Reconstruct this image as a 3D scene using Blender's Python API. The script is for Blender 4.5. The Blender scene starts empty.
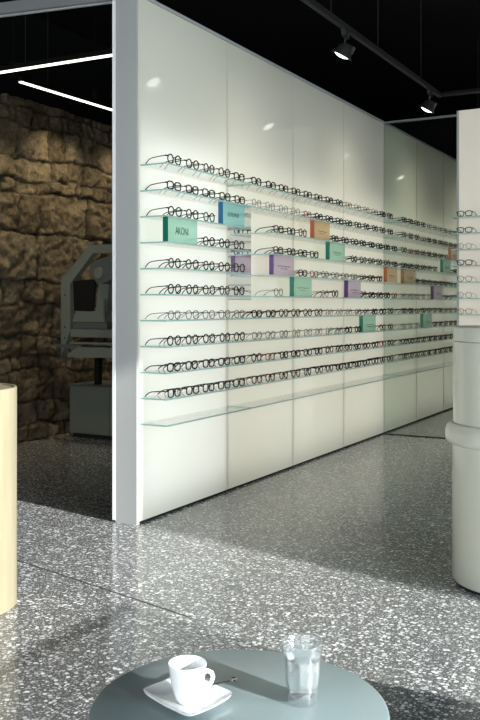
import bpy, bmesh, math, random
from mathutils import Vector, Matrix, noise
random.seed(7)
sc = bpy.context.scene
C = sc.collection

# ------------------------------------------------------------------ camera, world, light, exposure
F, HC, HZ = 890.0, 1.25, 305.0
AZ = math.atan2(492, 890)
SA, CA = math.sin(AZ), math.cos(AZ)
cd = bpy.data.cameras.new('camera'); cam = bpy.data.objects.new('camera', cd); C.objects.link(cam)
cd.sensor_fit = 'HORIZONTAL'; cd.sensor_width = 36; cd.lens = 36*F/480
cd.shift_y = -55/480
cam.location = (0, 0, HC); cam.rotation_euler = (math.pi/2, 0, AZ)
cd.clip_start = .05
sc.camera = cam
sc.view_settings.view_transform = 'Standard'; sc.view_settings.look = 'None'
sc.view_settings.gamma = 1; sc.view_settings.exposure = 0.0
sc.view_settings.use_curve_mapping = False

w = bpy.data.worlds.new('sky'); sc.world = w; w.use_nodes = True
bg = w.node_tree.nodes['Background']; bg.inputs[0].default_value = (.72, .86, 1, 1); bg.inputs[1].default_value = 1.6

SUN = Vector((-1, .19, -.371)).normalized()
sl = bpy.data.lights.new('sun', 'SUN'); sl.energy = 11.5; sl.angle = math.radians(1.1); sl.color = (1, .99, .97)
so = bpy.data.objects.new('sun', sl); C.objects.link(so); so.location = (8, -2, 5)
so.rotation_euler = SUN.to_track_quat('-Z', 'Y').to_euler()

def area(name, loc, direction, sx, sy, power, col):
    l = bpy.data.lights.new(name, 'AREA'); l.shape = 'RECTANGLE'; l.size = sx; l.size_y = sy; l.energy = power; l.color = col
    o = bpy.data.objects.new(name, l); C.objects.link(o); o.location = loc
    o.rotation_euler = Vector(direction).to_track_quat('-Z', 'Y').to_euler(); return o
# daylight fill at the side and rear windows, plus one without a window
area('window_daylight', (3.3, 1.85, 1.6), (-1, 0, 0), 2.3, 3.0, 230, (.82, .92, 1))
area('window_daylight', (3.3, 7.0, 1.6), (-1, 0, 0), 2.6, 2.6, 80, (1, .97, .90))  # added fill lamp, the right wall has no window here
area('window_daylight', (0, -2.7, 1.6), (0, 1, 0), 4.4, 2.8, 175, (.93, .96, .97))

# ------------------------------------------------------------------ materials
def mat(name, col, rough=.5, metal=0, emit=None, es=0, spec=.5, coat=0, bump=None):
    m = bpy.data.materials.new(name); m.use_nodes = True
    b = m.node_tree.nodes['Principled BSDF']; b.inputs['Base Color'].default_value = (*col, 1)
    b.inputs['Roughness'].default_value = rough; b.inputs['Metallic'].default_value = metal
    b.inputs['Specular IOR Level'].default_value = spec
    b.inputs['Coat Weight'].default_value = coat
    if emit: b.inputs['Emission Color'].default_value = (*emit, 1); b.inputs['Emission Strength'].default_value = es
    nt = m.node_tree
    t = nt.nodes.new('ShaderNodeTexCoord'); n = nt.nodes.new('ShaderNodeTexNoise')
    n.inputs['Scale'].default_value = bump[0] if bump else 30; nt.links.new(t.outputs['Object'], n.inputs['Vector'])
    if bump:
        bp = nt.nodes.new('ShaderNodeBump'); bp.inputs['Strength'].default_value = bump[1]
        nt.links.new(n.outputs['Fac'], bp.inputs['Height']); nt.links.new(bp.outputs[0], b.inputs['Normal'])
    mr = nt.nodes.new('ShaderNodeMapRange'); mr.inputs['To Min'].default_value = max(0, rough-.03); mr.inputs['To Max'].default_value = rough+.03
    nt.links.new(n.outputs['Fac'], mr.inputs['Value']); nt.links.new(mr.outputs[0], b.inputs['Roughness'])
    return m

def clear(name, tint, ior=1.45, rough=.02, body=0, bodycol=(1, 1, 1)):
    """thin clear sheet: transmits straight through, reflects by Fresnel; body = share of milky pigment"""
    m = bpy.data.materials.new(name); m.use_nodes = True; nt = m.node_tree; N = nt.nodes; N.clear()
    out = N.new('ShaderNodeOutputMaterial'); tr = N.new('ShaderNodeBsdfTransparent'); tr.inputs[0].default_value = (*tint, 1)
    gl = N.new('ShaderNodeBsdfGlossy'); gl.inputs['Roughness'].default_value = rough
    fr = N.new('ShaderNodeFresnel'); geo = N.new('ShaderNodeNewGeometry'); im = N.new('ShaderNodeMapRange'); im.inputs['To Min'].default_value = ior; im.inputs['To Max'].default_value = 1/ior
    nt.links.new(geo.outputs['Backfacing'], im.inputs['Value']); nt.links.new(im.outputs[0], fr.inputs[0])   # same outside reflectance at both faces of a thin sheet
    mx = N.new('ShaderNodeMixShader'); nt.links.new(fr.outputs[0], mx.inputs[0])
    src = tr.outputs[0]
    if body:
        df = N.new('ShaderNodeBsdfDiffuse'); df.inputs[0].default_value = (*bodycol, 1)
        tl = N.new('ShaderNodeBsdfTranslucent'); tl.inputs[0].default_value = (*bodycol, 1)
        m0 = N.new('ShaderNodeMixShader'); m0.inputs[0].default_value = .5; nt.links.new(df.outputs[0], m0.inputs[1]); nt.links.new(tl.outputs[0], m0.inputs[2])
        m1 = N.new('ShaderNodeMixShader'); m1.inputs[0].default_value = body
        nt.links.new(src, m1.inputs[1]); nt.links.new(m0.outputs[0], m1.inputs[2]); src = m1.outputs[0]
    nt.links.new(src, mx.inputs[1]); nt.links.new(gl.outputs[0], mx.inputs[2]); nt.links.new(mx.outputs[0], out.inputs[0])
    return m

def terrazzo():
    m = bpy.data.materials.new('terrazzo'); m.use_nodes = True; nt = m.node_tree; N = nt.nodes; L = nt.links
    b = N['Principled BSDF']; tc = N.new('ShaderNodeTexCoord')
    def warp(sc_, amt):
        n = N.new('ShaderNodeTexNoise'); n.inputs['Scale'].default_value = sc_; L.new(tc.outputs['Object'], n.inputs['Vector'])
        s = N.new('ShaderNodeVectorMath'); s.operation = 'SCALE'; s.inputs['Scale'].default_value = amt; L.new(n.outputs['Color'], s.inputs[0])
        a = N.new('ShaderNodeVectorMath'); a.operation = 'ADD'; L.new(tc.outputs['Object'], a.inputs[0]); L.new(s.outputs[0], a.inputs[1]); return a.outputs[0]
    v0 = warp(40, .012)
    prev = None
    base = N.new('ShaderNodeTexNoise'); base.inputs['Scale'].default_value = 3; base.inputs['Detail'].default_value = 8; L.new(tc.outputs['Object'], base.inputs['Vector'])
    r0 = N.new('ShaderNodeValToRGB'); L.new(base.outputs['Fac'], r0.inputs[0])
    r0.color_ramp.elements[0].color = (.10, .104, .103, 1); r0.color_ramp.elements[1].color = (.165, .167, .163, 1)
    prev = r0.outputs[0]
    for scale, thr, dmax, c0, c1 in ((170, .40, .45, .12, .55), (92, .50, .43, .18, .80), (52, .58, .40, .40, 1.0)):
        v = N.new('ShaderNodeTexVoronoi'); v.inputs['Scale'].default_value = scale; L.new(v0, v.inputs['Vector'])
        sep = N.new('ShaderNodeSeparateColor'); L.new(v.outputs['Color'], sep.inputs[0])
        g = N.new('ShaderNodeMath'); g.operation = 'GREATER_THAN'; g.inputs[1].default_value = thr; L.new(sep.outputs[0], g.inputs[0])
        l = N.new('ShaderNodeMath'); l.operation = 'LESS_THAN'; l.inputs[1].default_value = dmax; L.new(v.outputs['Distance'], l.inputs[0])
        mu = N.new('ShaderNodeMath'); mu.operation = 'MULTIPLY'; L.new(g.outputs[0], mu.inputs[0]); L.new(l.outputs[0], mu.inputs[1])
        mr = N.new('ShaderNodeMapRange'); mr.inputs['To Min'].default_value = c0; mr.inputs['To Max'].default_value = c1; L.new(sep.outputs[1], mr.inputs[0])
        mx = N.new('ShaderNodeMix'); mx.data_type = 'RGBA'; L.new(mu.outputs[0], mx.inputs[0]); L.new(prev, mx.inputs[6]); L.new(mr.outputs[0], mx.inputs[7])
        prev = mx.outputs[2]
    L.new(prev, b.inputs['Base Color']); b.inputs['Roughness'].default_value = .13; b.inputs['Specular IOR Level'].default_value = .55
    return m

def stone():
    m = bpy.data.materials.new('rubble_stone'); m.use_nodes = True; nt = m.node_tree; N = nt.nodes; L = nt.links
    b = N['Principled BSDF']; tc = N.new('ShaderNodeTexCoord'); at = N.new('ShaderNodeAttribute'); at.attribute_name = 'block'
    n = N.new('ShaderNodeTexNoise'); n.inputs['Scale'].default_value = 7; n.inputs['Detail'].default_value = 14; n.inputs['Roughness'].default_value = .82
    L.new(tc.outputs['Object'], n.inputs['Vector'])
    r = N.new('ShaderNodeValToRGB'); L.new(n.outputs['Fac'], r.inputs[0]); e = r.color_ramp.elements
    e[0].position = .3; e[0].color = (.09, .066, .04, 1); e[1].position = .72; e[1].color = (.50, .40, .27, 1)
    mx = N.new('ShaderNodeMix'); mx.data_type = 'RGBA'; mx.blend_type = 'MULTIPLY'; mx.inputs[0].default_value = .85
    L.new(r.outputs[0], mx.inputs[6]); L.new(at.outputs['Color'], mx.inputs[7]); L.new(mx.outputs[2], b.inputs['Base Color'])
    n2 = N.new('ShaderNodeTexNoise'); n2.inputs['Scale'].default_value = 20; n2.inputs['Detail'].default_value = 9; L.new(tc.outputs['Object'], n2.inputs['Vector'])
    bp = N.new('ShaderNodeBump'); n2.inputs['Roughness'].default_value = .75; bp.inputs['Strength'].default_value = 1; bp.inputs['Distance'].default_value = .05
    L.new(n2.outputs['Fac'], bp.inputs['Height']); L.new(bp.outputs[0], b.inputs['Normal']); b.inputs['Roughness'].default_value = .95
    b.inputs['Specular IOR Level'].default_value = .15
    return m

def wood(name, c0, c1):
    m = bpy.data.materials.new(name); m.use_nodes = True; nt = m.node_tree; N = nt.nodes; L = nt.links
    b = N['Principled BSDF']; tc = N.new('ShaderNodeTexCoord'); mp = N.new('ShaderNodeMapping'); mp.inputs['Scale'].default_value = (9, 9, .6)
    n = N.new('ShaderNodeTexNoise'); n.inputs['Scale'].default_value = 3; n.inputs['Detail'].default_value = 5
    L.new(tc.outputs['Object'], mp.inputs[0]); L.new(mp.outputs[0], n.inputs['Vector'])
    r = N.new('ShaderNodeValToRGB'); L.new(n.outputs['Fac'], r.inputs[0]); r.color_ramp.elements[0].position = .35; r.color_ramp.elements[1].position = .65
    r.color_ramp.elements[0].color = (*c0, 1); r.color_ramp.elements[1].color = (*c1, 1)
    L.new(r.outputs[0], b.inputs['Base Color']); b.inputs['Roughness'].default_value = .35
    return m

M = dict(
    floor=terrazzo(), stone=stone(),
    black=mat('black_ceiling_paint', (.006, .006, .006), .9, spec=.1), plaster=mat('grey_plaster', (.35, .36, .35), .9),
    panel=mat('backlit_opal_glass', (.87, .85, .72), .05, spec=.5),
    panel2=mat('pale_lacquer', (.80, .73, .62), .35, emit=(1, .93, .82), es=.22),  # pale lacquer gets an added warm glow in place of lamp light
    post=mat('grey_powder_coat', (.46, .465, .45), .45), trim=mat('pale_aluminium', (.62, .64, .64), .3, .3),
    beam=mat('beam_grey', (.22, .225, .225), .45), joint=mat('joint_seal', (.10, .105, .09), .7),
    dark=mat('dark_gap', (.015, .015, .015), .8), white=mat('white_edge', (.92, .92, .91), .5, emit=(1, 1, .97), es=.06),  # white edge has a faint glow added for its sunlit look
    seam=mat('floor_seam_filler', (.035, .035, .034), .6),
    mirror=mat('mirror', (.9, .92, .9), .01, 1), pane=clear('partition_glass', (.925, .965, .93), 1.55),
    wpane=clear('window_glass', (.97, .98, .98)),
    shelf=clear('clear_shelf_glass', (.982, .994, .99), 1.2), edge=mat('green_glass_edge', (.36, .60, .54), .15),
    lens=clear('spectacle_lens', (.98, .985, .985), 1.3),
    acblack=mat('black_acetate', (.006, .006, .007), .2), acbrown=mat('brown_acetate', (.055, .018, .007), .2),
    acred=mat('red_brown_acetate', (.22, .035, .02), .25), thinmetal=mat('dark_metal_wire', (.05, .045, .04), .3, .6),
    silver=mat('grey_metal_wire', (.16, .15, .13), .3, .7), orange_f=mat('orange_acetate', (.5, .13, .03), .25),
    rail=mat('black_track', (.006, .006, .006), .6, spec=.15), railside=mat('track_slot', (.035, .035, .035), .6, spec=.2),
    lamphead=mat('lamp_housing', (.018, .018, .018), .5, spec=.3), lamp=mat('lamp_lens', (1, 1, 1), .3, emit=(1, .97, .9), es=5),
    tube=mat('linear_lamp_diffuser', (1, 1, 1), .4, emit=(1, .93, .80), es=2.6),
    table=mat('slate_lacquer', (.22, .28, .285), .25, spec=.5), tleg=mat('black_steel', (.03, .03, .03), .4, .6),
    china=mat('white_porcelain', (.87, .89, .89), .08, coat=.4), coffee=mat('coffee', (.05, .02, .01), .1),
    steel=mat('polished_steel', (.55, .56, .56), .12, 1), spoonblack=mat('black_spoon', (.01, .01, .01), .25),
    drum=mat('greige_lacquer', (.70, .69, .58), .22, spec=.5, coat=.3), cream=wood('pale_birch', (.27, .235, .15), (.32, .28, .185)),
    machine=mat('instrument_grey', (.22, .235, .20), .4), machine2=mat('instrument_dark_grey', (.12, .13, .12), .5),
    mblack=mat('instrument_black', (.006, .006, .006), .5), cabinet=mat('grey_cabinet', (.20, .215, .175), .5),
    fabric=mat('grey_upholstery', (.2, .2, .21), .9, bump=(300, .2)),
    ink=mat('black_print', (.01, .015, .015), .6), pave=mat('pavement', (.45, .45, .44), .9, bump=(40, .2)),
)
# opal glass lets the lamps behind it glow through
_nt = M['panel'].node_tree; _b = _nt.nodes['Principled BSDF']; _o = _nt.nodes['Material Output']
_t = _nt.nodes.new('ShaderNodeBsdfTranslucent'); _t.inputs[0].default_value = (.9, .9, .86, 1)
_m = _nt.nodes.new('ShaderNodeMixShader'); _m.inputs[0].default_value = .22
_nt.links.new(_b.outputs[0], _m.inputs[1]); _nt.links.new(_t.outputs[0], _m.inputs[2]); _nt.links.new(_m.outputs[0], _o.inputs[0])
def block_mat(name, tint, pig, b=.34): return clear(name, tint, 1.3, .05, b, pig)
M['b_green'] = block_mat('green_acrylic', (.76, .95, .86), (.68, .95, .83)); M['s_green'] = mat('deep_green_edge', (.0, .17, .105), .25)
M['b_cyan'] = block_mat('cyan_acrylic', (.68, .93, .93), (.62, .93, .92)); M['s_blue'] = mat('blue_edge', (.0, .13, .28), .25)
M['b_purple'] = block_mat('lilac_acrylic', (.91, .83, .91), (.87, .76, .88)); M['s_purple'] = mat('purple_edge', (.09, .015, .15), .25)
M['b_orange'] = block_mat('orange_acrylic', (.97, .84, .66), (.96, .77, .52)); M['s_orange'] = mat('rust_edge', (.42, .10, .03), .25)
# water: true refraction; the drinking glass has milky white mixed in for brightness
def refr(name, ior, col=(1, 1, 1)):
    m = bpy.data.materials.new(name); m.use_nodes = True; b = m.node_tree.nodes['Principled BSDF']
    b.inputs['Base Color'].default_value = (*col, 1); b.inputs['Transmission Weight'].default_value = 1; b.inputs['IOR'].default_value = ior; b.inputs['Roughness'].default_value = 0
    return m
M['tumbler'] = clear('drinking_glass', (.96, .975, .975), 1.75, .05, .07, (.95, .97, .97)); M['water'] = refr('water', 1.33)

# ------------------------------------------------------------------ helpers
def obj(name, bm, m, parent=None, smooth=False):
    me = bpy.data.meshes.new(name); bmesh.ops.recalc_face_normals(bm, faces=bm.faces); bm.to_mesh(me); bm.free()
    if smooth:
        for p in me.polygons: p.use_smooth = True
        me.set_sharp_from_angle(angle=math.radians(40))
    me.materials.append(m); o = bpy.data.objects.new(name, me); C.objects.link(o)
    if parent: o.parent = parent
    return o
def thing(name, label, cat, loc=(0, 0, 0), rz=0, group=None):
    o = bpy.data.objects.new(name, None); o.empty_display_size = .05; C.objects.link(o)
    o.location = loc; o.rotation_euler = (0, 0, rz); return tag(o, label, cat, group)
def tag(o, label, cat, group=None, kind=None):
    o['label'] = label; o['category'] = cat
    if group: o['group'] = group
    if kind: o['kind'] = kind
    return o
def struct(name, bm, m, parent=None):
    o = obj(name, bm, m, parent)
    if not parent: o['kind'] = 'structure'
    return o
def box(bm, a, b, bevel=0):
    vs = [bm.verts.new((x, y, z)) for x in (a[0], b[0]) for y in (a[1], b[1]) for z in (a[2], b[2])]
    fs = [bm.faces.new([vs[i] for i in q]) for q in ((0, 1, 3, 2), (4, 6, 7, 5), (0, 4, 5, 1), (2, 3, 7, 6), (0, 2, 6, 4), (1, 5, 7, 3))]
    if bevel:
        es = list({e for f in fs for e in f.edges}); bmesh.ops.bevel(bm, geom=es, offset=bevel, segments=2, affect='EDGES')
    return bm
def B(a, b, bevel=0): return box(bmesh.new(), a, b, bevel)
def tube(bm, pts, r, n=8, closed=False, cap=True):
    pts = [Vector(p) for p in pts]; rs = r if isinstance(r, (list, tuple)) else [r]*len(pts)
    rings = []; N = len(pts); prevu = None
    for i, p in enumerate(pts):
        if closed: t = (pts[(i+1) % N]-pts[i-1]).normalized()
        else: t = (pts[min(i+1, N-1)]-pts[max(i-1, 0)]).normalized()
        u = prevu if prevu is not None else (Vector((0, 0, 1)) if abs(t.z) < .9 else Vector((1, 0, 0)))
        u = (u-t*u.dot(t)).normalized(); prevu = u; v = t.cross(u)
        rings.append([bm.verts.new(p+rs[i]*(math.cos(2*math.pi*k/n)*u+math.sin(2*math.pi*k/n)*v)) for k in range(n)])
    for i in range(N if closed else N-1):
        a, b = rings[i], rings[(i+1) % N]
        for k in range(n): bm.faces.new((a[k], a[(k+1) % n], b[(k+1) % n], b[k]))
    if not closed and cap: bm.faces.new(rings[0][::-1]); bm.faces.new(rings[-1])
    return bm
def T(pts, r, n=8, closed=False): return tube(bmesh.new(), pts, r, n, closed)
def lathe(prof, n=48, c=(0, 0), close=False):
    """profile list of (radius, z); radius 0 ends in a pole"""
    bm = bmesh.new(); rings = []
    for r, z in prof:
        if r < 1e-6: rings.append([bm.verts.new((c[0], c[1], z))])
        else: rings.append([bm.verts.new((c[0]+r*math.cos(2*math.pi*k/n), c[1]+r*math.sin(2*math.pi*k/n), z)) for k in range(n)])
    m = len(rings)
    for i in range(m if close else m-1):
        a, b = rings[i], rings[(i+1) % m]
        for k in range(n):
            k2 = (k+1) % n
            if len(a) == 1 and len(b) > 1: bm.faces.new((a[0], b[k], b[k2]))
            elif len(b) == 1 and len(a) > 1: bm.faces.new((a[k], b[0], a[k2]))
            elif len(a) > 1: bm.faces.new((a[k], b[k], b[k2], a[k2]))
    return bm
def prism(bm, poly, axis, d0, d1):
    """poly in the plane normal to axis ('x': (y,z); 'y': (x,z); 'z': (x,y)), extruded d0..d1"""
    f = {'x': lambda p, d: (d, p[0], p[1]), 'y': lambda p, d: (p[0], d, p[1]), 'z': lambda p, d: (p[0], p[1], d)}[axis]
    a = [bm.verts.new(f(p, d0)) for p in poly]; b = [bm.verts.new(f(p, d1)) for p in poly]; n = len(poly)
    bm.faces.new(a); bm.faces.new(b[::-1])
    for i in range(n): bm.faces.new((a[i], b[i], b[(i+1) % n], a[(i+1) % n]))
    return bm
def P(poly, axis, d0, d1): return prism(bmesh.new(), poly, axis, d0, d1)
def onX(x, y, X):        # point of the plane X seen at photo pixel x, y
    k = -SA+(x-240)/F*CA; Z = X/k; return Z*(CA+(x-240)/F*SA), HC-(y-HZ)/F*Z
def onY(x, y, Y):
    k = CA+(x-240)/F*SA; Z = Y/k; return Z*(-SA+(x-240)/F*CA), HC-(y-HZ)/F*Z
def onZ(x, y, z=0):
    Z = F*(HC-z)/(y-HZ); r = (x-240)/F*Z; return (-Z*SA+r*CA, Z*CA+r*SA)

# ------------------------------------------------------------------ room shell
XW = -2.954                      # face of the shelf wall
Y0 = 4.1455                      # its front end
PT = 3.02                        # its top
XR, YB, YF, XL, ZC = 3.2, -2.6, 12.6, -5.65, 3.9
struct('floor', B((XL-.3, YB-.2, -.1), (XR+.2, YF+.2, 0)), M['floor'])
struct('ground', B((XR+.2, -14, -.16), (22, 24, -.06)), M['pave'])
struct('ceiling', B((XL-.3, YB-.2, ZC), (XR+.2, YF+.2, ZC+.1)), M['black'])
# right wall with the sun window
W1 = (.625, 3.02, 3.19)           # y0, y1, top
W2 = (-2.2, .15, 3.12)
bm = bmesh.new()
box(bm, (XR-.2, YB, 0), (XR, W2[0], ZC)); box(bm, (XR-.2, W2[1], 0), (XR, W1[0], ZC)); box(bm, (XR-.2, W1[1], 0), (XR, YF, ZC))
box(bm, (XR-.2, W2[0], W2[2]), (XR, W2[1], ZC)); box(bm, (XR-.2, W1[0], W1[2]), (XR, W1[1], ZC))
struct('wall_right', bm, M['plaster'])
for i, wd in enumerate((W1, W2)):
    o = struct('window_%d' % (i+1), B((XR-.105, wd[0], 0), (XR-.095, wd[1], wd[2])), M['wpane'])
bm = bmesh.new()
box(bm, (-3.0, YB, 0), (-2.3, YB+.1, ZC)); box(bm, (XL, YB, 0), (-3.0, YB+.1, ZC)); box(bm, (2.3, YB, 0), (XR-.2, YB+.1, ZC)); box(bm, (-2.3, YB, 3.0), (2.3, YB+.1, ZC))
struct('wall_back', bm, M['plaster'])
bm = bmesh.new(); box(bm, (-2.3, YB+.04, 0), (2.3, YB+.05, 3.0)); struct('window_3', bm, M['wpane'])
struct('wall_far', B((XL, YF, 0), (XR-.2, YF+.1, ZC)), M['black'])
struct('wall_side', B((XL-.3, YB, 0), (XL-.2, 4.0, ZC)), M['plaster'])

# rubble stone wall of the room behind, real relief
def stone_wall():
    y0, y1, z0, z1 = 4.0, YF, 0, 3.12
    courses = []; z = 0; rr = random.Random(3)
    while z < z1:
        h = (.15, .2, .3, .13, .18, .28, .22, .46, .36, .12, .2, .3)[len(courses) % 12]; y = y0-rr.random()*.4; bl = []
        while y < y1:
            L = h*rr.uniform(.8, 1.9)
            bl.append((y, y+L, rr.random(), rr.uniform(-.02, .025))); y += L
        courses.append((z, z+h, bl)); z += h
    stp = .014; ny = int((y1-y0)/stp); nz = int((z1-z0)/stp)
    bm = bmesh.new(); grid = []; cols = []
    for j in range(nz+1):
        row = []
        for i in range(ny+1):
            y = y0+i*stp; z = z0+(z1-z0)*j/nz
            wv = noise.noise_vector(Vector((y*1.3, z*1.3, 4)))*.06+noise.noise_vector(Vector((y*5, z*5, 1)))*.035+noise.noise_vector(Vector((y*17, z*17, 5)))*.018
            yy, zz = y+wv.x, max(.001, min(z1-.01, z+wv.y))
            d, cval, off = .5, .5, 0
            for (a, b_, bl) in courses:
                if a <= zz < b_:
                    dz = min(zz-a, b_-zz)
                    for (p, q, rv, of) in bl:
                        if p <= yy < q: d = min(dz, yy-p, q-yy); cval = rv; off = of; break
                    break
            g = min(1, max(0, d/.017)); g = g*g*(3-2*g)
            x = XL+(-.035+.035*g)+off*g*1.5+noise.fractal(Vector((y*3, z*3, 2)), 1, 2, 4)*.03+noise.fractal(Vector((y*11, z*11, 7)), .7, 2, 6)*.026
            row.append(bm.verts.new((min(x, XL+.05), y, z)))
            k = (.45+.65*cval)*(.22+.78*g)
            cols.append((k, k*(.93+.08*cval), k*(.86+.1*cval), 1))
        grid.append(row)
    for j in range(nz):
        for i in range(ny): bm.faces.new((grid[j][i], grid[j][i+1], grid[j+1][i+1], grid[j+1][i]))
    me = bpy.data.meshes.new('wall_left'); bm.to_mesh(me); bm.free()
    ca = me.color_attributes.new('block', 'FLOAT_COLOR', 'POINT')
    for i, c in enumerate(cols): ca.data[i].color = c
    for p in me.polygons: p.use_smooth = True
    me.materials.append(M['stone']); o = bpy.data.objects.new('wall_left', me); C.objects.link(o); o['kind'] = 'structure'
    struct('trim_4', B((XL-.14, y0, 3.12), (XL+.04, y1, ZC)), M['black'])
    struct('wall_left_core', B((XL-.3, y0, 0), (XL-.14, y1, ZC)), M['plaster'])
stone_wall()

# shelf wall core, post, trims
YE = 11.6
# hollow core: a white-lined light box behind the opal glass
bm = bmesh.new(); box(bm, (XW-.155, Y0+.02, 0), (XW-.14, YE, PT-.01)); box(bm, (XW-.1399, YE-.02, 0), (XW-.014, YE, PT-.01)); box(bm, (XW-.1399, Y0+.02, PT-.03), (XW-.014, YE-.021, PT-.01))
struct('wall_middle', bm, M['beam'])
for ya, yb, pw, col in ((Y0+.03, Y0+1.02, 4.6, (.97, 1, .99)), (Y0+1.02, Y0+4.08, 2.9, (1, .95, .80)), (Y0+4.08, Y0+7.14, 1.5, (1, .95, .76))):
    area('backlight_module', (XW-.136, (ya+yb)/2, 1.5), (1, 0, 0), yb-ya, 2.85, (.42+.2*pw)*2.85*(yb-ya), (1, .97, .86))
    for hgt, f in ((.7, .22), (1.15, .24), (1.6, .26), (2.15, .28)):
        area('backlight_module', (XW-.135, (ya+yb)/2, 1.16), (1, 0, 0), yb-ya, hgt, 6.5*pw*f*hgt*(yb-ya), col)
post = tag(obj('door_post', B((XW-.150, Y0-.01, 0), (XW-.003, Y0+.0195, 3.1)), M['post']), 'grey full-height post at the near end of the eyeglass display wall', 'post')
obj('white_edge', B((XW-.172, Y0-.012, .012), (XW-.151, Y0+.019, 3.005)), M['white'], post)['label'] = 'narrow bright white edge strip'
struct('trim_1', B((XW-.16, Y0+.02, PT-.009), (XW+.004, YE, PT+.01)), M['trim'])
# header beam over the doorway: runs slightly askew
hb = bmesh.new(); e0, e1 = Vector((XW-.17, Y0+.005, 0)), Vector((-5.60, 3.735, 0)); nn = Vector((-(e1-e0).y, (e1-e0).x, 0)).normalized()
def strip(k0, k1, z0, z1):
    return P([(e0.x-nn.x*k0, e0.y-nn.y*k0), (e1.x-nn.x*k0, e1.y-nn.y*k0), (e1.x-nn.x*k1, e1.y-nn.y*k1), (e0.x-nn.x*k1, e0.y-nn.y*k1)], 'z', z0, z1)
head = tag(obj('header_beam', strip(0, .05, 3.0175, 3.085), M['beam']), 'grey beam across the top of the dark doorway', 'beam')
obj('edge_strip', strip(.028, .05, 3.012, 3.0172), M['trim'], head)['label'] = 'pale lower edge strip'

# floor seams
p0, p1 = Vector((-3.9, 3.48, 0)), Vector((-1.9, 3.02, 0)); d = (p1-p0).normalized(); nrm = Vector((-d.y, d.x, 0))*.004
struct('trim_2', P([tuple((p0+nrm).xy), tuple((p1+nrm).xy), tuple((p1-nrm).xy), tuple((p0-nrm).xy)], 'z', -.002, .0008), M['seam'])

# glass wall panels
joints = [Y0+1.0205*i for i in range(8)]
ordn = ['first', 'second', 'third', 'fourth', 'fifth', 'sixth', 'seventh', 'eighth', 'ninth', 'tenth', 'eleventh']
for i in range(7):
    a, b = joints[i]+.0045, joints[i+1]-.0045
    where = 'first frosted white glass wall panel, right beside the grey post' if i == 0 else \
        ordn[i]+' frosted white glass wall panel counting from the grey post'
    bm = B((XW-.008, a, .016), (XW, b, PT-.012)); bm.faces.ensure_lookup_table(); bm.faces.remove(min(bm.faces, key=lambda f: f.calc_center_median().x))   # opal shell, open towards the light box
    tag(obj('glass_wall_panel', bm, M['panel']), where, 'wall panel', 'frosted glass panels of the display wall')
struct('baseboard_middle', B((XW-.0135, Y0+.02, 0), (XW-.006, YE, .0145)), M['dark'])  # dark strip paints the shade in the gap under the panels
bm = bmesh.new()
for i in range(8): box(bm, (XW-.0175, max(Y0+.0205, joints[i]-.012), .016), (XW-.0131, joints[i]+.012, PT-.031))
struct('trim_3', bm, M['joint'])

# ------------------------------------------------------------------ shelves
DEP = .18
ZS = [2.051-.1477*k for k in range(11)]
YM = onX(251, 300, XW)[0]        # where the short shelves start, right of the mirror
YP = 8.225                       # glass partition
def shelf(y0, y1, z, label, grp):
    s = thing('glass_shelf', label, 'shelf', (XW, y0, z), 0, grp)
    L = y1-y0
    obj('sheet', B((.0005, .0025, -.008), (DEP-.0025, L-.0025, 0)), M['shelf'], s)
    bm = bmesh.new(); box(bm, (DEP-.0024, 0, -.008), (DEP, L, 0)); box(bm, (.0005, 0, -.008), (DEP-.0025, .0024, 0)); box(bm, (.0005, L-.0024, -.008), (DEP-.0025, L, 0))
    obj('polished_edge', bm, M['edge'], s)['label'] = 'green polished glass edge'
    return s
secs = []
for k in range(11):
    n = ordn[k]
    a2 = YM if 2 <= k <= 5 else joints[1]+.012
    row = [(Y0+.02, joints[1]-.004), (a2, YP-.02), (YP+.02, joints[7]-.02)]
    secs.append(row)
    last = ', empty' if k == 10 else ''
    shelf(*row[0], ZS[k], n+' clear glass shelf from the top, short section beside the grey post'+last, 'glass shelves nearest the post')
    shelf(*row[1], ZS[k], n+' clear glass shelf from the top, middle section before the glass partition'+last, 'glass shelves in the middle of the wall')
    shelf(*row[2], ZS[k], n+' clear glass shelf from the top, far section behind the glass partition'+last, 'glass shelves behind the partition')
# eye-level mirror
tag(obj('wall_mirror', B((XW+.0005, joints[1]+.004, 1.285), (XW+.004, YM-.006, ZS[1]-.012)), M['mirror']), 'narrow upright mirror on the display wall at eye level between shelf sections', 'mirror')

# ------------------------------------------------------------------ brand blocks
XF = XW+DEP
def lettering(txt, size, parent, loc):
    cu = bpy.data.curves.new('lettering', 'FONT'); cu.body = txt; cu.size = size; cu.align_x = 'CENTER'; cu.align_y = 'CENTER'; cu.extrude = .0003
    o = bpy.data.objects.new('lettering', cu); C.objects.link(o); me = bpy.data.meshes.new_from_object(o); bpy.data.objects.remove(o); me.materials.append(M['ink']) if not me.materials else None
    me.materials[0] = M['ink']; o = bpy.data.objects.new('lettering', me); C.objects.link(o); o.parent = parent
    o.location = loc; o.rotation_euler = (math.pi/2, 0, math.pi/2); return o
def scribble(parent, loc, wd, ht, seed, dot=False):
    r = random.Random(seed); bm = bmesh.new()
    for ln, zz, s in ((0, 0, 1), (1, -ht*.9, .6)):
        n = 26; pts = [(0, wd*s*(i/(n-1)-.5), zz+ht*s*.35*math.sin(i*1.9+r.random()*2)*r.uniform(.4, 1)) for i in range(n)]
        tube(bm, pts, .0016*(.7 if ln else 1), 4)
    o = obj('lettering', bm, M['ink'], parent); o.location = loc; return o
blocks = []
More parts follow.
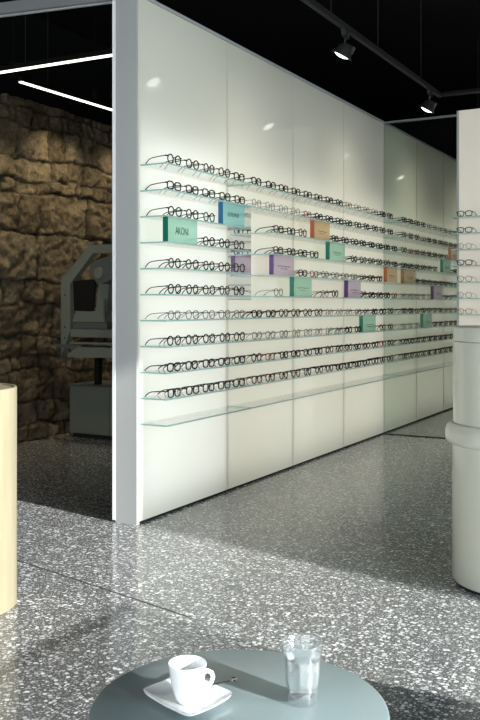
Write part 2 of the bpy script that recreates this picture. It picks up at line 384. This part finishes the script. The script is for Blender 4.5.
def block(k, px0, px1, body, side, words, text=None, size=.04):
    ya = onX(px0+4.6*(732-px0)/568, 300, XF-.004)[0]; yb = onX(px1, 300, XF-.004)[0]; wd = yb-ya; z = ZS[k]+.0005; h = .139
    t = thing('display_block', words, 'sign', (XF-.040, ya, z), 0, 'coloured acrylic brand blocks on the shelves')
    obj('body', B((0, .004, 0), (.034, wd, h)), M[body], t)
    obj('coloured_side', B((0, 0, 0), (.034, .0035, h)), M[side], t)
    if text: lettering(text, size, t, (.0345, wd*.47, h*.47)).scale = (.72, 1, 1)
    else: scribble(t, (.0345, wd*.5, h*.45), wd*.6, .02, px0)
    blocks.append((k, ya-.03, yb+.02))
block(2, 219, 245, 'b_cyan', 's_blue', 'translucent cyan block with blue left side on the third shelf from the top', 'ELFFELMON', .038)
block(3, 163.5, 197.5, 'b_green', 's_green', 'translucent pale green block lettered AKONI, nearest block to the post', 'AKONI', .062)
block(4, 270, 294, 'b_purple', 's_purple', 'translucent lilac block with dark purple side on the fifth shelf, left of its orange pair')
block(5, 290.5, 312, 'b_green', 's_green', 'translucent green block on the sixth shelf with handwritten script')
block(2, 311, 330, 'b_orange', 's_orange', 'orange block on the third shelf, left of the glass partition')
block(3, 326.5, 345, 'b_green', 's_green', 'green block on the fourth shelf, just below and right of an orange block')
block(5, 345, 361, 'b_purple', 's_purple', 'lilac block with plum side on the sixth shelf, left of the glass partition')
block(7, 360, 376, 'b_green', 's_green', 'green block on the eighth shelf, left of the glass partition')
block(4, 384.5, 397.5, 'b_orange', 's_orange', 'orange block on the fifth shelf, left one of the pair behind the glass partition')
block(4, 401.5, 416, 'b_orange', 's_orange', 'orange block on the fifth shelf, right one of the pair behind the glass partition')
block(7, 421, 432, 'b_green', 's_green', 'green block on the eighth shelf behind the glass partition')
block(5, 431.5, 443, 'b_purple', 's_purple', 'lilac block on the sixth shelf behind the glass partition')
block(3, 441, 451, 'b_green', 's_green', 'green block on the fourth shelf behind the glass partition')
block(2, 449, 458, 'b_orange', 's_orange', 'orange block on the third shelf behind the glass partition, at its far right')

# ------------------------------------------------------------------ eyeglasses
# local frame: front spans y, faces +x at x=0, temples run to -x; rests on z=0
def outline(kind, n):
    pts = []
    for i in range(n):
        a = 2*math.pi*i/n; c, s = math.cos(a), math.sin(a)
        if kind == 'round': x, z = .0235*c, .0225*s
        elif kind == 'square': x = .0265*math.copysign(abs(c)**.6, c); z = .0195*math.copysign(abs(s)**.6, s)
        elif kind == 'panto': x = .0255*c*(1+.10*s); z = .0215*math.copysign(abs(s)**.8, s)
        else: x = .027*c*(1+.12*s); z = .023*math.copysign(abs(s)**.85, s)-.002*c
        pts.append((x, z))
    return pts
def spectacles(kind, r, fm, tm, full):
    seg, n = (22, 6) if full else (12, 4)
    if not full: r *= 1.15
    ol = outline(kind, seg); hz = max(z for _, z in ol); cz = hz+r; cy = .0335
    front = bmesh.new()
    for s in (-1, 1):
        tube(front, [(-.0015*abs(x*s)/.027, s*cy+s*x, cz+z) for x, z in ol], r, n, closed=True)
        tube(front, [(-.001, s*(cy+.023), cz+hz*.55), (-.004, s*(cy+.033), cz+hz*.6), (-.009, s*(cy+.035), cz+hz*.6)], r*1.15, n)
    tube(front, [(0, -.0105, cz+.004), (.001, -.004, cz+.009), (.001, .004, cz+.009), (0, .0105, cz+.004)], r*.95, n)
    def temple(s):
        yo = s*(cy+.035); zt = cz+hz*.6
        return [(-.0085, yo, zt), (-.05, yo, zt-.002), (-.095, yo*.97, zt-.006), (-.113, yo*.95, zt-.012), (-.128, yo*.92, zt*.38), (-.138, yo*.9, .003)]
    if full:
        root = bpy.data.objects.new('eyeglasses', None); root.empty_display_size = .02; C.objects.link(root)
        obj('frame_front', front, fm, root, True)
        for s in (-1, 1):
            obj('temple', T(temple(s), [r*.75, r*.75, r*.75, r*.8, r*.9, r*.8], n), tm, root, True)
            bm = bmesh.new(); vs = [bm.verts.new((0-.0015*abs(x)/.027, s*cy+s*x*.98, cz+z*.98)) for x, z in ol]; bm.faces.new(vs)
            v2 = [bm.verts.new(v.co+Vector((-.0015, 0, 0))) for v in vs]; bm.faces.new(v2[::-1])
            for i in range(seg): bm.faces.new((vs[i], vs[(i+1) % seg], v2[(i+1) % seg], v2[i]))
            obj('lens', bm, M['lens'], root)
    else:
        for s in (-1, 1): tube(front, temple(s), r*.8, n)
        root = obj('eyeglasses', front, fm)
    return root
STY = [('black square eyeglasses', 'square', .0036, 'acblack', 'acblack'), ('black round eyeglasses', 'round', .0032, 'acblack', 'acblack'),
       ('dark wire eyeglasses', 'panto', .0020, 'thinmetal', 'thinmetal'), ('brown rimmed eyeglasses', 'panto', .0032, 'acbrown', 'acbrown'),
       ('grey wire eyeglasses', 'round', .0018, 'silver', 'silver'), ('red-brown eyeglasses', 'square', .0026, 'acred', 'acred'),
       ('thin orange eyeglasses', 'panto', .0022, 'orange_f', 'orange_f')]
used = set(); protos = {}
def place(si, full, loc, rz, label, grp):
    key = (si, full)
    if key not in protos:
        nm, kind, r, fm, tm = STY[si]; protos[key] = spectacles(kind, r, M[fm], M[tm], full); root = protos[key]
    else:
        src = protos[key]; root = src.copy(); C.objects.link(root)
        for ch in src.children:
            c = ch.copy(); C.objects.link(c); c.parent = root
    root.location = loc; root.rotation_euler = (0, 0, rz); root.scale = (1.13, 1.1, 1.15)
    tag(root, label, 'eyeglasses', grp)
tens = {2: 'twenty', 3: 'thirty'}
o19 = ordn+['twelfth', 'thirteenth', 'fourteenth', 'fifteenth', 'sixteenth', 'seventeenth', 'eighteenth', 'nineteenth']
def ordinal(n):
    if n <= 19: return o19[n-1]
    t, u = divmod(n, 10); return (tens[t][:-1]+'ieth') if u == 0 else tens[t]+'-'+o19[u-1]
PREF = [(0, 1, 1, 0), (1, 1, 0, 0), (0, 1, 0, 1), (0, 1, 1, 1), (1, 0, 1, 0), (1, 1, 0, 2), (2, 0, 2, 3), (3, 2, 1, 0), (0, 1, 0, 0), (0, 0, 1, 0)]
for k in range(10):
    cnt = 0
    for si_, (a, b) in enumerate(secs[k]):
        sp = .192 if si_ == 0 else .205
        n = int((b-a-.02)/sp); off = .105 if si_ == 0 else .1
        if si_ == 2: b = min(b, 10.98)
        y = a+off; run = None; left = 0
        while y < b-.075:
            if left <= 0:
                left = random.randint(2, 5)
                run = random.choice(PREF[k]) if si_ == 0 else random.choice((0, 1, 0, 1, 2, 0, 4, 3, 1, 0, 1))
            left -= 1
            yy = y+random.uniform(-.006, .006); y += sp
            if any(bk == k and ya-.05 < yy < yb+.055 for bk, ya, yb in blocks): continue
            cnt += 1; s = run
            if si_ and random.random() < .04: s = 5
            full = si_ == 0 or yy < 6.3
            rear = ' behind the partition' if si_ == 2 else ''
            lab = '%s, %s pair from the left on the %s shelf from the top%s' % (STY[s][0], ordinal(cnt), ordn[k], '')
            place(s, full, (XF-.014, yy, ZS[k]+.0003), random.uniform(-.05, .05), lab, 'eyeglasses on the %s glass shelf' % ordn[k])

# ------------------------------------------------------------------ glass partition and right-hand panel
XP = onY(457.5, 300, YP)[0]
part = thing('glass_partition', 'full-height clear glass partition standing across the display wall', 'partition', (XW, YP, 0))
obj('pane', B((.002, -.006, .008), (XP-XW-.001, .006, 3.005)), M['pane'], part)
obj('top_rail', B((.002, -.018, 3.006), (XP-XW-.001, .018, 3.022)), M['beam'], part)
obj('floor_channel', B((.002, -.011, .0005), (1.6, .011, .007)), M['dark'], part)
sp_ = thing('freestanding_display', 'pale cream upright display panel at the far right edge', 'panel', (XP, YP-.03, 0))
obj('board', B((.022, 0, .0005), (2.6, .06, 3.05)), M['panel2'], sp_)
obj('edge_frame', B((.002, -.004, .0005), (.021, .064, 3.05)), M['post'], sp_)['label'] = 'grey metal edge frame'
style_r = [0, 0, 4, 0, 2, 4, 6]
for k in range(8):
    s = thing('glass_shelf', ordn[k]+' small glass shelf from the top on the cream panel at far right', 'shelf', (XP-.005, YP-.0305, ZS[k]), 0, 'glass shelves on the cream right-hand panel')
    obj('sheet', B((.0025, -DEP+.0025, -.008), (1.4, -.0005, 0)), M['shelf'], s)
    bm = bmesh.new(); box(bm, (0, -DEP, -.008), (1.4, -DEP+.0024, 0)); box(bm, (0, -DEP+.0025, -.008), (.0024, -.0005, 0)); obj('polished_edge', bm, M['edge'], s)['label'] = 'green polished glass edge'
    if k < 7:
        for j, dx in enumerate((.118, .35)):
            nm = STY[style_r[k]][0]
            if j == 0: lab = '%s at the left end of the %s shelf on the cream panel' % (nm, ordn[k])
            else: lab = '%s second along the %s shelf of the cream panel' % (nm, ordn[k])
            place(style_r[k], True, (XP+dx, YP-.03-DEP+.014, ZS[k]+.0003), -math.pi/2, lab, 'eyeglasses on the cream right-hand panel')

# ------------------------------------------------------------------ track lighting
XT, ZT = -2.188, 3.044
def rod(x, y): return T([(x, y, ZT+.0185), (x, y, ZC)], .0022, 6)
tr = thing('track_rail', 'long black ceiling track rail running beside the display wall', 'track', (0, 0, 0))
obj('rail', B((XT-.017, 1.2, ZT-.016), (XT+.017, 7.50, ZT+.018)), M['rail'], tr)
bm = bmesh.new(); box(bm, (XT+.0171, 1.2, ZT+.006), (XT+.019, 7.50, ZT+.012)); box(bm, (XT+.0171, 1.2, ZT-.012), (XT+.019, 7.50, ZT-.006))
box(bm, (XT-.019, 1.2, ZT-.012), (XT-.0171, 7.50, ZT-.006)); box(bm, (XT-.012, 1.2, ZT-.0175), (XT-.004, 7.5, ZT-.0161)); box(bm, (XT+.004, 1.2, ZT-.0175), (XT+.012, 7.5, ZT-.0161))
obj('track_slot', bm, M['railside'], tr)
for px in (331, 378, 421): obj('suspension_rod', rod(XT, onX(px, 0, XT)[0]), M['railside'], tr)
obj('suspension_rod', rod(XT, 2.2), M['railside'], tr)
tr2 = thing('track_rail', 'shorter black track rail crossing above toward the cream panel', 'track', (0, 0, 0))
obj('rail', B((XT+.03, 7.465, ZT-.016), (1.8, 7.499, ZT+.018)), M['rail'], tr2)
bm = bmesh.new(); box(bm, (XT+.03, 7.4635, ZT-.010), (1.8, 7.4649, ZT-.004)); obj('track_slot', bm, M['railside'], tr2)
for x in (-1.2, .9): obj('suspension_rod', rod(x, 7.482), M['railside'], tr2)
tr3 = thing('track_rail', 'black track rail in the area behind the glass partition', 'track', (0, 0, 0))
obj('rail', B((XT-.017, 8.5, ZT-.016), (XT+.017, 11.4, ZT+.018)), M['rail'], tr3)
for y in (8.8, 11): obj('suspension_rod', rod(XT, y), M['railside'], tr3)
def track_lamp(y, label, power=12, col=(1, .95, .82)):
    t = thing('track_lamp', label, 'spotlight', (XT, y, ZT-.018), 0, 'spotlights on the black track')
    obj('adapter', P([(-.05, 0), (.05, 0), (.02, -.055), (-.035, -.035)], 'x', -.014, .014), M['lamphead'], t)
    obj('stem', T([(0, 0, -.046), (-.012, 0, -.095)], .007, 8), M['lamphead'], t)
    hd = bpy.data.objects.new('head', None)
    d = Vector((-.50, -.02, -.86)).normalized()       # beam direction, towards the wall and down
    R = d.to_track_quat('-Z', 'Y').to_matrix().to_4x4(); Lc = Matrix.Translation(Vector((-.012, 0, -.125)))
    bm = lathe([(0, .035), (.034, .035), (.042, .025), (.062, -.028), (.071, -.030), (.071, -.038), (.06, -.038), (.056, -.030), (0, -.030)], 28)
    bm.transform(Lc @ R); h = obj('head', bm, M['lamphead'], t, True)
    bm = lathe([(0, -.050), (.025, -.047), (.045, -.039), (.0555, -.0305), (0, -.0302)], 24); bm.transform(Lc @ R); obj('lamp_lens', bm, M['lamp'], h, True)
    bm = bmesh.new(); box(bm, (.035, -.03, .0), (.085, .03, .05)); bm.transform(Lc @ R); obj('driver_box', bm, M['lamphead'], h)
    l = bpy.data.lights.new('spot', 'SPOT'); l.energy = power; l.spot_size = math.radians(125); l.spot_blend = 1; l.color = col; l.shadow_soft_size = .05
    o = bpy.data.objects.new('lamp_beam', l); C.objects.link(o); o.parent = t
    o.location = Vector((-.012, 0, -.125))+d*.06; o.rotation_euler = d.to_track_quat('-Z', 'Y').to_euler()
track_lamp(5.373, 'black track spotlight, the nearer of the two hanging in view', 9)
track_lamp(7.21, 'black track spotlight, the farther one above the glass partition')
track_lamp(3.53, 'black track spotlight nearest the camera, above the grey post', 9, (1, .99, .96))
track_lamp(9.05, 'black track spotlight behind the glass partition')
track_lamp(10.9, 'black track spotlight at the far end of the display wall')

# linear lamps of the back room
def linear(p0, p1, label, rods):
    a, b = Vector(p0), Vector(p1); t = thing('linear_lamp', label, 'lamp', tuple(a), math.atan2((b-a).y, (b-a).x), 'linear ceiling lamps of the back room'); L = (b-a).length
    obj('housing', B((0, -.02, .006), (L, .02, .04)), M['rail'], t)
    obj('diffuser', B((0, -.013, -.004), (L, .013, .0055)), M['tube'], t)
    for r in rods: obj('suspension_rod', T([(r, 0, .04), (r, 0, ZC-2.9)], .002, 6), M['railside'], t)
linear((-5.45, 4.68, 2.9), (-3.25, 4.75, 2.9), 'bright linear lamp, the upper one crossing the dark doorway', (.25, 1.13, 2.0))
linear((-4.61, 4.976, 2.9), (-4.57, 7.6, 2.9), 'bright linear lamp, the lower one slanting toward the stone wall', (.3, 2.3))
for k_, yy in enumerate((5.45, 6.5, 7.55)):  # made-up lamps, placed to wash the stone wall with warm light
    t = thing('downlight', ('nearest', 'middle', 'farthest')[k_]+' small black downlight grazing the stone wall from above', 'lamp', (-5.12, yy, 3.1), 0, 'downlights along the stone wall')
    obj('can', T([(0, 0, 0), (0, 0, .12)], .035, 16), M['rail'], t); obj('suspension_rod', T([(0, 0, .12), (0, 0, ZC-3.1)], .004, 6), M['rail'], t)
    spl = bpy.data.lights.new('wall_washer', 'SPOT'); spl.energy = 44; spl.color = (1, .87, .60); spl.spot_size = math.radians(108); spl.spot_blend = 1; spl.shadow_soft_size = .03
    spo = bpy.data.objects.new('wall_washer', spl); C.objects.link(spo); spo.parent = t; spo.location = (0, 0, -.035); spo.rotation_euler = Vector((-.38, .0, -1)).to_track_quat('-Z', 'Y').to_euler()

# ------------------------------------------------------------------ instrument and its cabinet in the back room
YC = 6.60
cabt = thing('cabinet', 'low grey cabinet standing under the instrument by the stone wall', 'cabinet', (-5.50, YC, 0))
obj('body', B((0, .02, .04), (.95, .5, .49)), M['cabinet'], cabt)
obj('door', B((.008, 0, .045), (.47, .0195, .482), .003), M['cabinet'], cabt); obj('door', B((.478, 0, .045), (.94, .0195, .482), .003), M['cabinet'], cabt)
obj('plinth', B((.02, .04, 0), (.93, .48, .0395)), M['dark'], cabt); obj('top', B((-.004, -.006, .4905), (.954, .505, .502)), M['machine2'], cabt)
YI = 6.42
def q(x, y, Y=YI): return onY(x, y, Y)
ins = thing('eye_test_instrument', 'grey optical instrument with an angled frame, against the stone wall', 'instrument', (0, 0, 0))
def qp(pts, Y=YI): return [q(x, y, Y) for x, y in pts]
bm = bmesh.new()
outer = [(61, 357), (61, 281), (89, 245), (122, 244), (140, 262), (140, 360)]; inner = [(70, 332), (70, 284), (93, 253), (119, 252), (132, 266), (132, 336)]
po, pi_ = qp(outer), qp(inner)
for y0_, y1_ in ((YI, YI+.07),):
    f = []
    for a_ in (po, pi_):
        for yy in (y0_, y1_): f.append([bm.verts.new((x, yy, z)) for x, z in a_])
    n = 6
    for i in range(n-1):
        for A_, B_ in ((f[0], f[2]), (f[1], f[3]), (f[0], f[1]), (f[2], f[3])): bm.faces.new((A_[i], A_[i+1], B_[i+1], B_[i]))
    for i in (0, n-1): bm.faces.new((f[0][i], f[1][i], f[3][i], f[2][i]))
obj('frame', bm, M['machine'], ins)
for yy, i in ((295, 0), (327, 1), (338, 2)):
    x, z = q(65, yy); obj('screw', T([(x, YI-.004, z), (x, YI-.0002, z)], .008, 10), M['mblack'], ins)
def slab(name, pts, m, d0, d1, parent=None): return obj(name, P(qp(pts), 'y', YI+d0, YI+d1), M[m], parent or ins)
slab('cross_bar', [(70.5, 329), (131.5, 330), (131.5, 338), (70.5, 337)], 'machine', -.001, .3)
slab('rail_bar', [(71, 342), (131, 343), (131, 345), (71, 344)], 'machine', -.02, .02)
slab('lower_bar', [(80, 347), (131.5, 348), (131.5, 358), (70, 357), (70, 354)], 'machine', -.04, .3)
slab('handle', [(58, 344), (84, 345), (82, 350), (77, 354), (71, 348), (58, 347)], 'machine2', -.03, -.002)
slab('dark_hood', [(71.5, 281), (93.5, 279), (91, 311), (73, 315)], 'mblack', .02, .045)
slab('tray', [(75, 311), (102, 312), (106, 322), (72, 322)], 'machine', .005, .25)
slab('tray_base', [(74, 322.5), (106, 322.5), (106, 328.5), (73, 328.5)], 'machine2', .0, .25)
slab('arm', [(96, 275), (106, 277), (103, 313), (92, 312)], 'machine', .05, .12)
slab('head_unit', [(93, 266), (97, 261), (106, 258), (124, 253), (124, 278), (112, 280), (105, 284), (99, 282), (94, 276)], 'machine2', -.04, .045)
x, z = q(102, 273); obj('dial', T([(x, YI-.055, z), (x, YI-.0405, z)], .05, 20), M['machine'], ins)
slab('chin_rest_post', [(105.5, 299), (107, 299), (107, 326), (105.5, 326)], 'machine2', -.03, -.015)
slab('clamp_block', [(101, 323), (109, 323), (109, 329), (101, 329)], 'machine2', -.035, -.002)
x0_, _ = q(103.5, 380); z0_ = .5025
obj('pedestal', B((x0_, YI+.25, z0_), (x0_+.07, YI+.4, q(100, 357)[1])), M['machine2'], ins)
obj('pedestal', B((x0_-.30, YI+.25, z0_), (x0_-.25, YI+.3, q(100, 357)[1])), M['mblack'], ins)

# ------------------------------------------------------------------ greige drum on the right, cream drum on the left
cx, cy = -.845, 4.10; R0 = .284
dr = thing('storage_drum', 'tall two-tier greige drum with a bulging rim, at the right edge', 'drum', (cx, cy, 0))
obj('base_gap', lathe([(0, .0), (R0-.012, .0), (R0-.012, .0148), (0, .0148)], 64), M['dark'], dr)
obj('lower_body', lathe([(0, .015), (R0-.004, .015), (R0, .02), (R0, .628), (0, .628)], 72), M['drum'], dr, True)
rim = [(0, .6285), (R0+.004, .6285)]+[(R0-.006+.038*math.cos(a)**(.45 if a < 0 else .8), .668+(.039 if a < 0 else .0535)*math.copysign(abs(math.sin(a))**(.6 if a < 0 else 1), a)) for a in [math.radians(-80+8*i) for i in range(22)]]+[(0, .7225)]
obj('rim', lathe(rim, 72), M['drum'], dr, True)['label'] = 'bulging glossy rim ring'
obj('upper_body', lathe([(0, .723), (R0-.004, .723), (R0-.004, 1.084), (R0-.008, 1.0865), (0, 1.0865)], 72), M['drum'], dr, True)
obj('lid', lathe([(0, 1.087), (R0-.008, 1.087), (R0-.004, 1.0895), (R0-.004, 1.143), (R0-.008, 1.151), (R0-.016, 1.155), (0, 1.155)], 72), M['drum'], dr, True)
cx, cy = -2.827, 2.665; R1 = .25
cr = thing('round_pedestal', 'pale birch round pedestal at the left edge', 'pedestal', (cx, cy, 0))
obj('body', lathe([(0, 0), (R1-.003, 0), (R1, .003), (R1, .905), (R1-.003, .908), (R1-.010, .908), (R1-.012, .895), (0, .895)], 72), M['cream'], cr, True)
obj('inset_top', lathe([(0, .8955), (R1-.014, .8955), (R1-.014, .901), (0, .901)], 72), M['cream'], cr, True)

# ------------------------------------------------------------------ coffee table and what stands on it
TX, TY, TZ = -.807, 1.456, .50; TR = .2785
tb = thing('side_table', 'round slate-grey side table in the foreground', 'table', (TX, TY, 0))
obj('tabletop', lathe([(0, TZ-.014), (TR-.006, TZ-.014), (TR-.001, TZ-.011), (TR, TZ-.006), (TR-.001, TZ-.002), (TR-.005, TZ), (0, TZ)], 120), M['table'], tb, True)
obj('column', lathe([(0, .0125), (.022, .0125), (.022, TZ-.0145), (0, TZ-.0145)], 24), M['tleg'], tb, True)
obj('foot', lathe([(0, 0), (.17, 0), (.17, .006), (.16, .012), (0, .012)], 64), M['tleg'], tb, True)

# cup
cpx, cpy = onZ(187.5, 700, TZ+.008)
cup = thing('espresso_cup', 'white porcelain espresso cup standing on the square saucer', 'cup', (cpx, cpy, TZ+.0072))
prof = [(0, .0), (.0195, .0), (.021, .003), (.0235, .008), (.0275, .019), (.031, .034), (.0335, .050), (.0350, .062), (.0360, .070), (.0353, .0715), (.0343, .070), (.0325, .058), (.030, .040), (.0265, .022), (.020, .010), (0, .008)]
obj('bowl', lathe(prof, 56), M['china'], cup, True)
hdir = Vector((CA*.96-SA*.28, SA*.96+CA*.28, 0)).normalized()
hp = [(.0305, .050), (.039, .0515), (.0465, .0475), (.0495, .039), (.046, .029), (.038, .0215), (.0265, .020)]
obj('handle', T([tuple(hdir*r+Vector((0, 0, z))) for r, z in hp], .0042, 10), M['china'], cup, True)
# saucer: square with lifted corners
sa_ = [Vector(onZ(x, y, TZ+.012)) for x, y in ((140, 692), (189.5, 719), (235.5, 695.5))]
scn = (sa_[0]+sa_[2])/2; ex = (sa_[2]-sa_[1])/2; ey = (sa_[0]-sa_[1])/2
scn = (sa_[1]+ex+ey)
sau = bmesh.new(); G = 28; gt = []; gb = []
for j in range(G+1):
    for i in range(G+1):
        u, v = 2*i/G-1, 2*j/G-1
        # squircle corners
        rr_ = .22; uu, vv = u, v
        m = max(abs(u), abs(v)); 
        if m > 0:
            l = math.hypot(u, v)/m; k = 1-.07*max(0, (l-1.15)/.264)**2*m
            uu, vv = u*k, v*k
        p = scn+ex*uu+ey*vv
        h = .0008+.0095*(m**3)*(1+.35*(abs(u*v)))
        if m < .45: h = .0008+.0095*.45**3
        gt.append(sau.verts.new((p.x, p.y, TZ+.0035+h))); gb.append(sau.verts.new((scn.x+(p.x-scn.x)*.98, scn.y+(p.y-scn.y)*.98, TZ+.0003+h*.9)))
W_ = G+1
for j in range(G):
    for i in range(G):
        a_ = j*W_+i; sau.faces.new((gt[a_], gt[a_+1], gt[a_+W_+1], gt[a_+W_])); sau.faces.new((gb[a_], gb[a_+W_], gb[a_+W_+1], gb[a_+1]))
bd = [i for i in range(W_)]+[j*W_+G for j in range(1, W_)]+[G*W_+i for i in range(G-1, -1, -1)]+[j*W_ for j in range(G-1, 0, -1)]
for i in range(len(bd)): a_, b_ = bd[i], bd[(i+1) % len(bd)]; sau.faces.new((gt[a_], gt[b_], gb[b_], gb[a_]))
tag(obj('saucer', sau, M['china'], None, True), 'square white porcelain saucer under the cup', 'saucer')
# spoon lying across the back of the saucer
s0 = Vector((*onZ(206, 686, TZ+.013), TZ+.0135)); s1 = Vector((*onZ(236, 681, TZ+.016), TZ+.0185)); sd = (s1-s0).normalized()
sb = s0-sd*.055
sn = thing('espresso_spoon', 'small spoon with thin dark handle lying behind the cup', 'spoon', (0, 0, 0))
obj('handle', T([tuple(sb+sd*.012), tuple(s0), tuple(s1-sd*.012)], [.0012, .0013, .0016], 8), M['spoonblack'], sn, True)
bm = lathe([(0, -.0012), (.006, -.001), (.0075, .0006), (.006, .0026), (0, .0017)], 20); bm.transform(Matrix.Translation(s1-sd*.004) @ Matrix.Diagonal((1.1, 1, 1.2, 1))); obj('handle_end', bm, M['steel'], sn, True)
bm = lathe([(0, 0), (.006, .0006), (.0095, .003), (.0085, .0033), (0, .0013)], 20); bm.transform(Matrix.Translation(sb-Vector((0, 0, .0018)))); obj('spoon_bowl', bm, M['steel'], sn, True)
# tumbler of water
gx, gy = onZ(302.5, 701.5, TZ)
tg = thing('water_glass', 'clear tumbler of water standing on the slate side table', 'glass', (gx, gy, TZ+.0004))
def facet(prof, n, k0, k1, zf):
    bm = lathe(prof, n)
    for v in bm.verts:
        if v.co.z < zf and v.co.xy.length > .028:
            a = math.atan2(v.co.y, v.co.x); v.co.xy *= 1-.022*(1-abs(math.cos(a*5)))
    return bm
H_ = .1135
gp = [(0, 0), (.0275, 0), (.0292, .002), (.0297, .006), (.0325, .045), (.0365, .09), (.0400, H_-.001), (.0396, H_), (.0385, H_-.0012), (.0348, .088), (.0308, .045), (.0280, .0175), (.026, .0145), (0, .0135)]
obj('tumbler', facet(gp, 80, 0, 0, .08), M['tumbler'], tg, True)
wp = [(0, .0139), (.0258, .0149), (.0277, .0178), (.0305, .045), (.0339, .083), (.0342, .0835), (0, .0832)]
obj('water', lathe(wp, 64), M['water'], tg, True)

# ------------------------------------------------------------------ chair added outside the frame on the right to cast the floor shadow
ch = thing('lounge_chair', 'wide grey lounge chair with a spindle back to the right of the side table', 'chair', (-.05, 2.13, 0))
obj('seat', B((.02, -.46, .30), (.62, .46, .44), .02), M['fabric'], ch)
bm = bmesh.new(); box(bm, (-.035, -.48, .775), (-.015, .48, .80), .006); box(bm, (-.04, -.48, .25), (-.01, .48, .295), .006)
for i in range(26): yy = -.48+i*.96/25; tube(bm, [(-.025, yy*.985, .29), (-.025, yy*.985, .78)], .0085, 8)
obj('backrest', bm, M['tleg'], ch)
for x in (.0, .56):
    for y in (-.40, .40): obj('leg', T([(x, y, 0), (x, y, .25 if x == 0 else .30)], .015, 10), M['tleg'], ch)
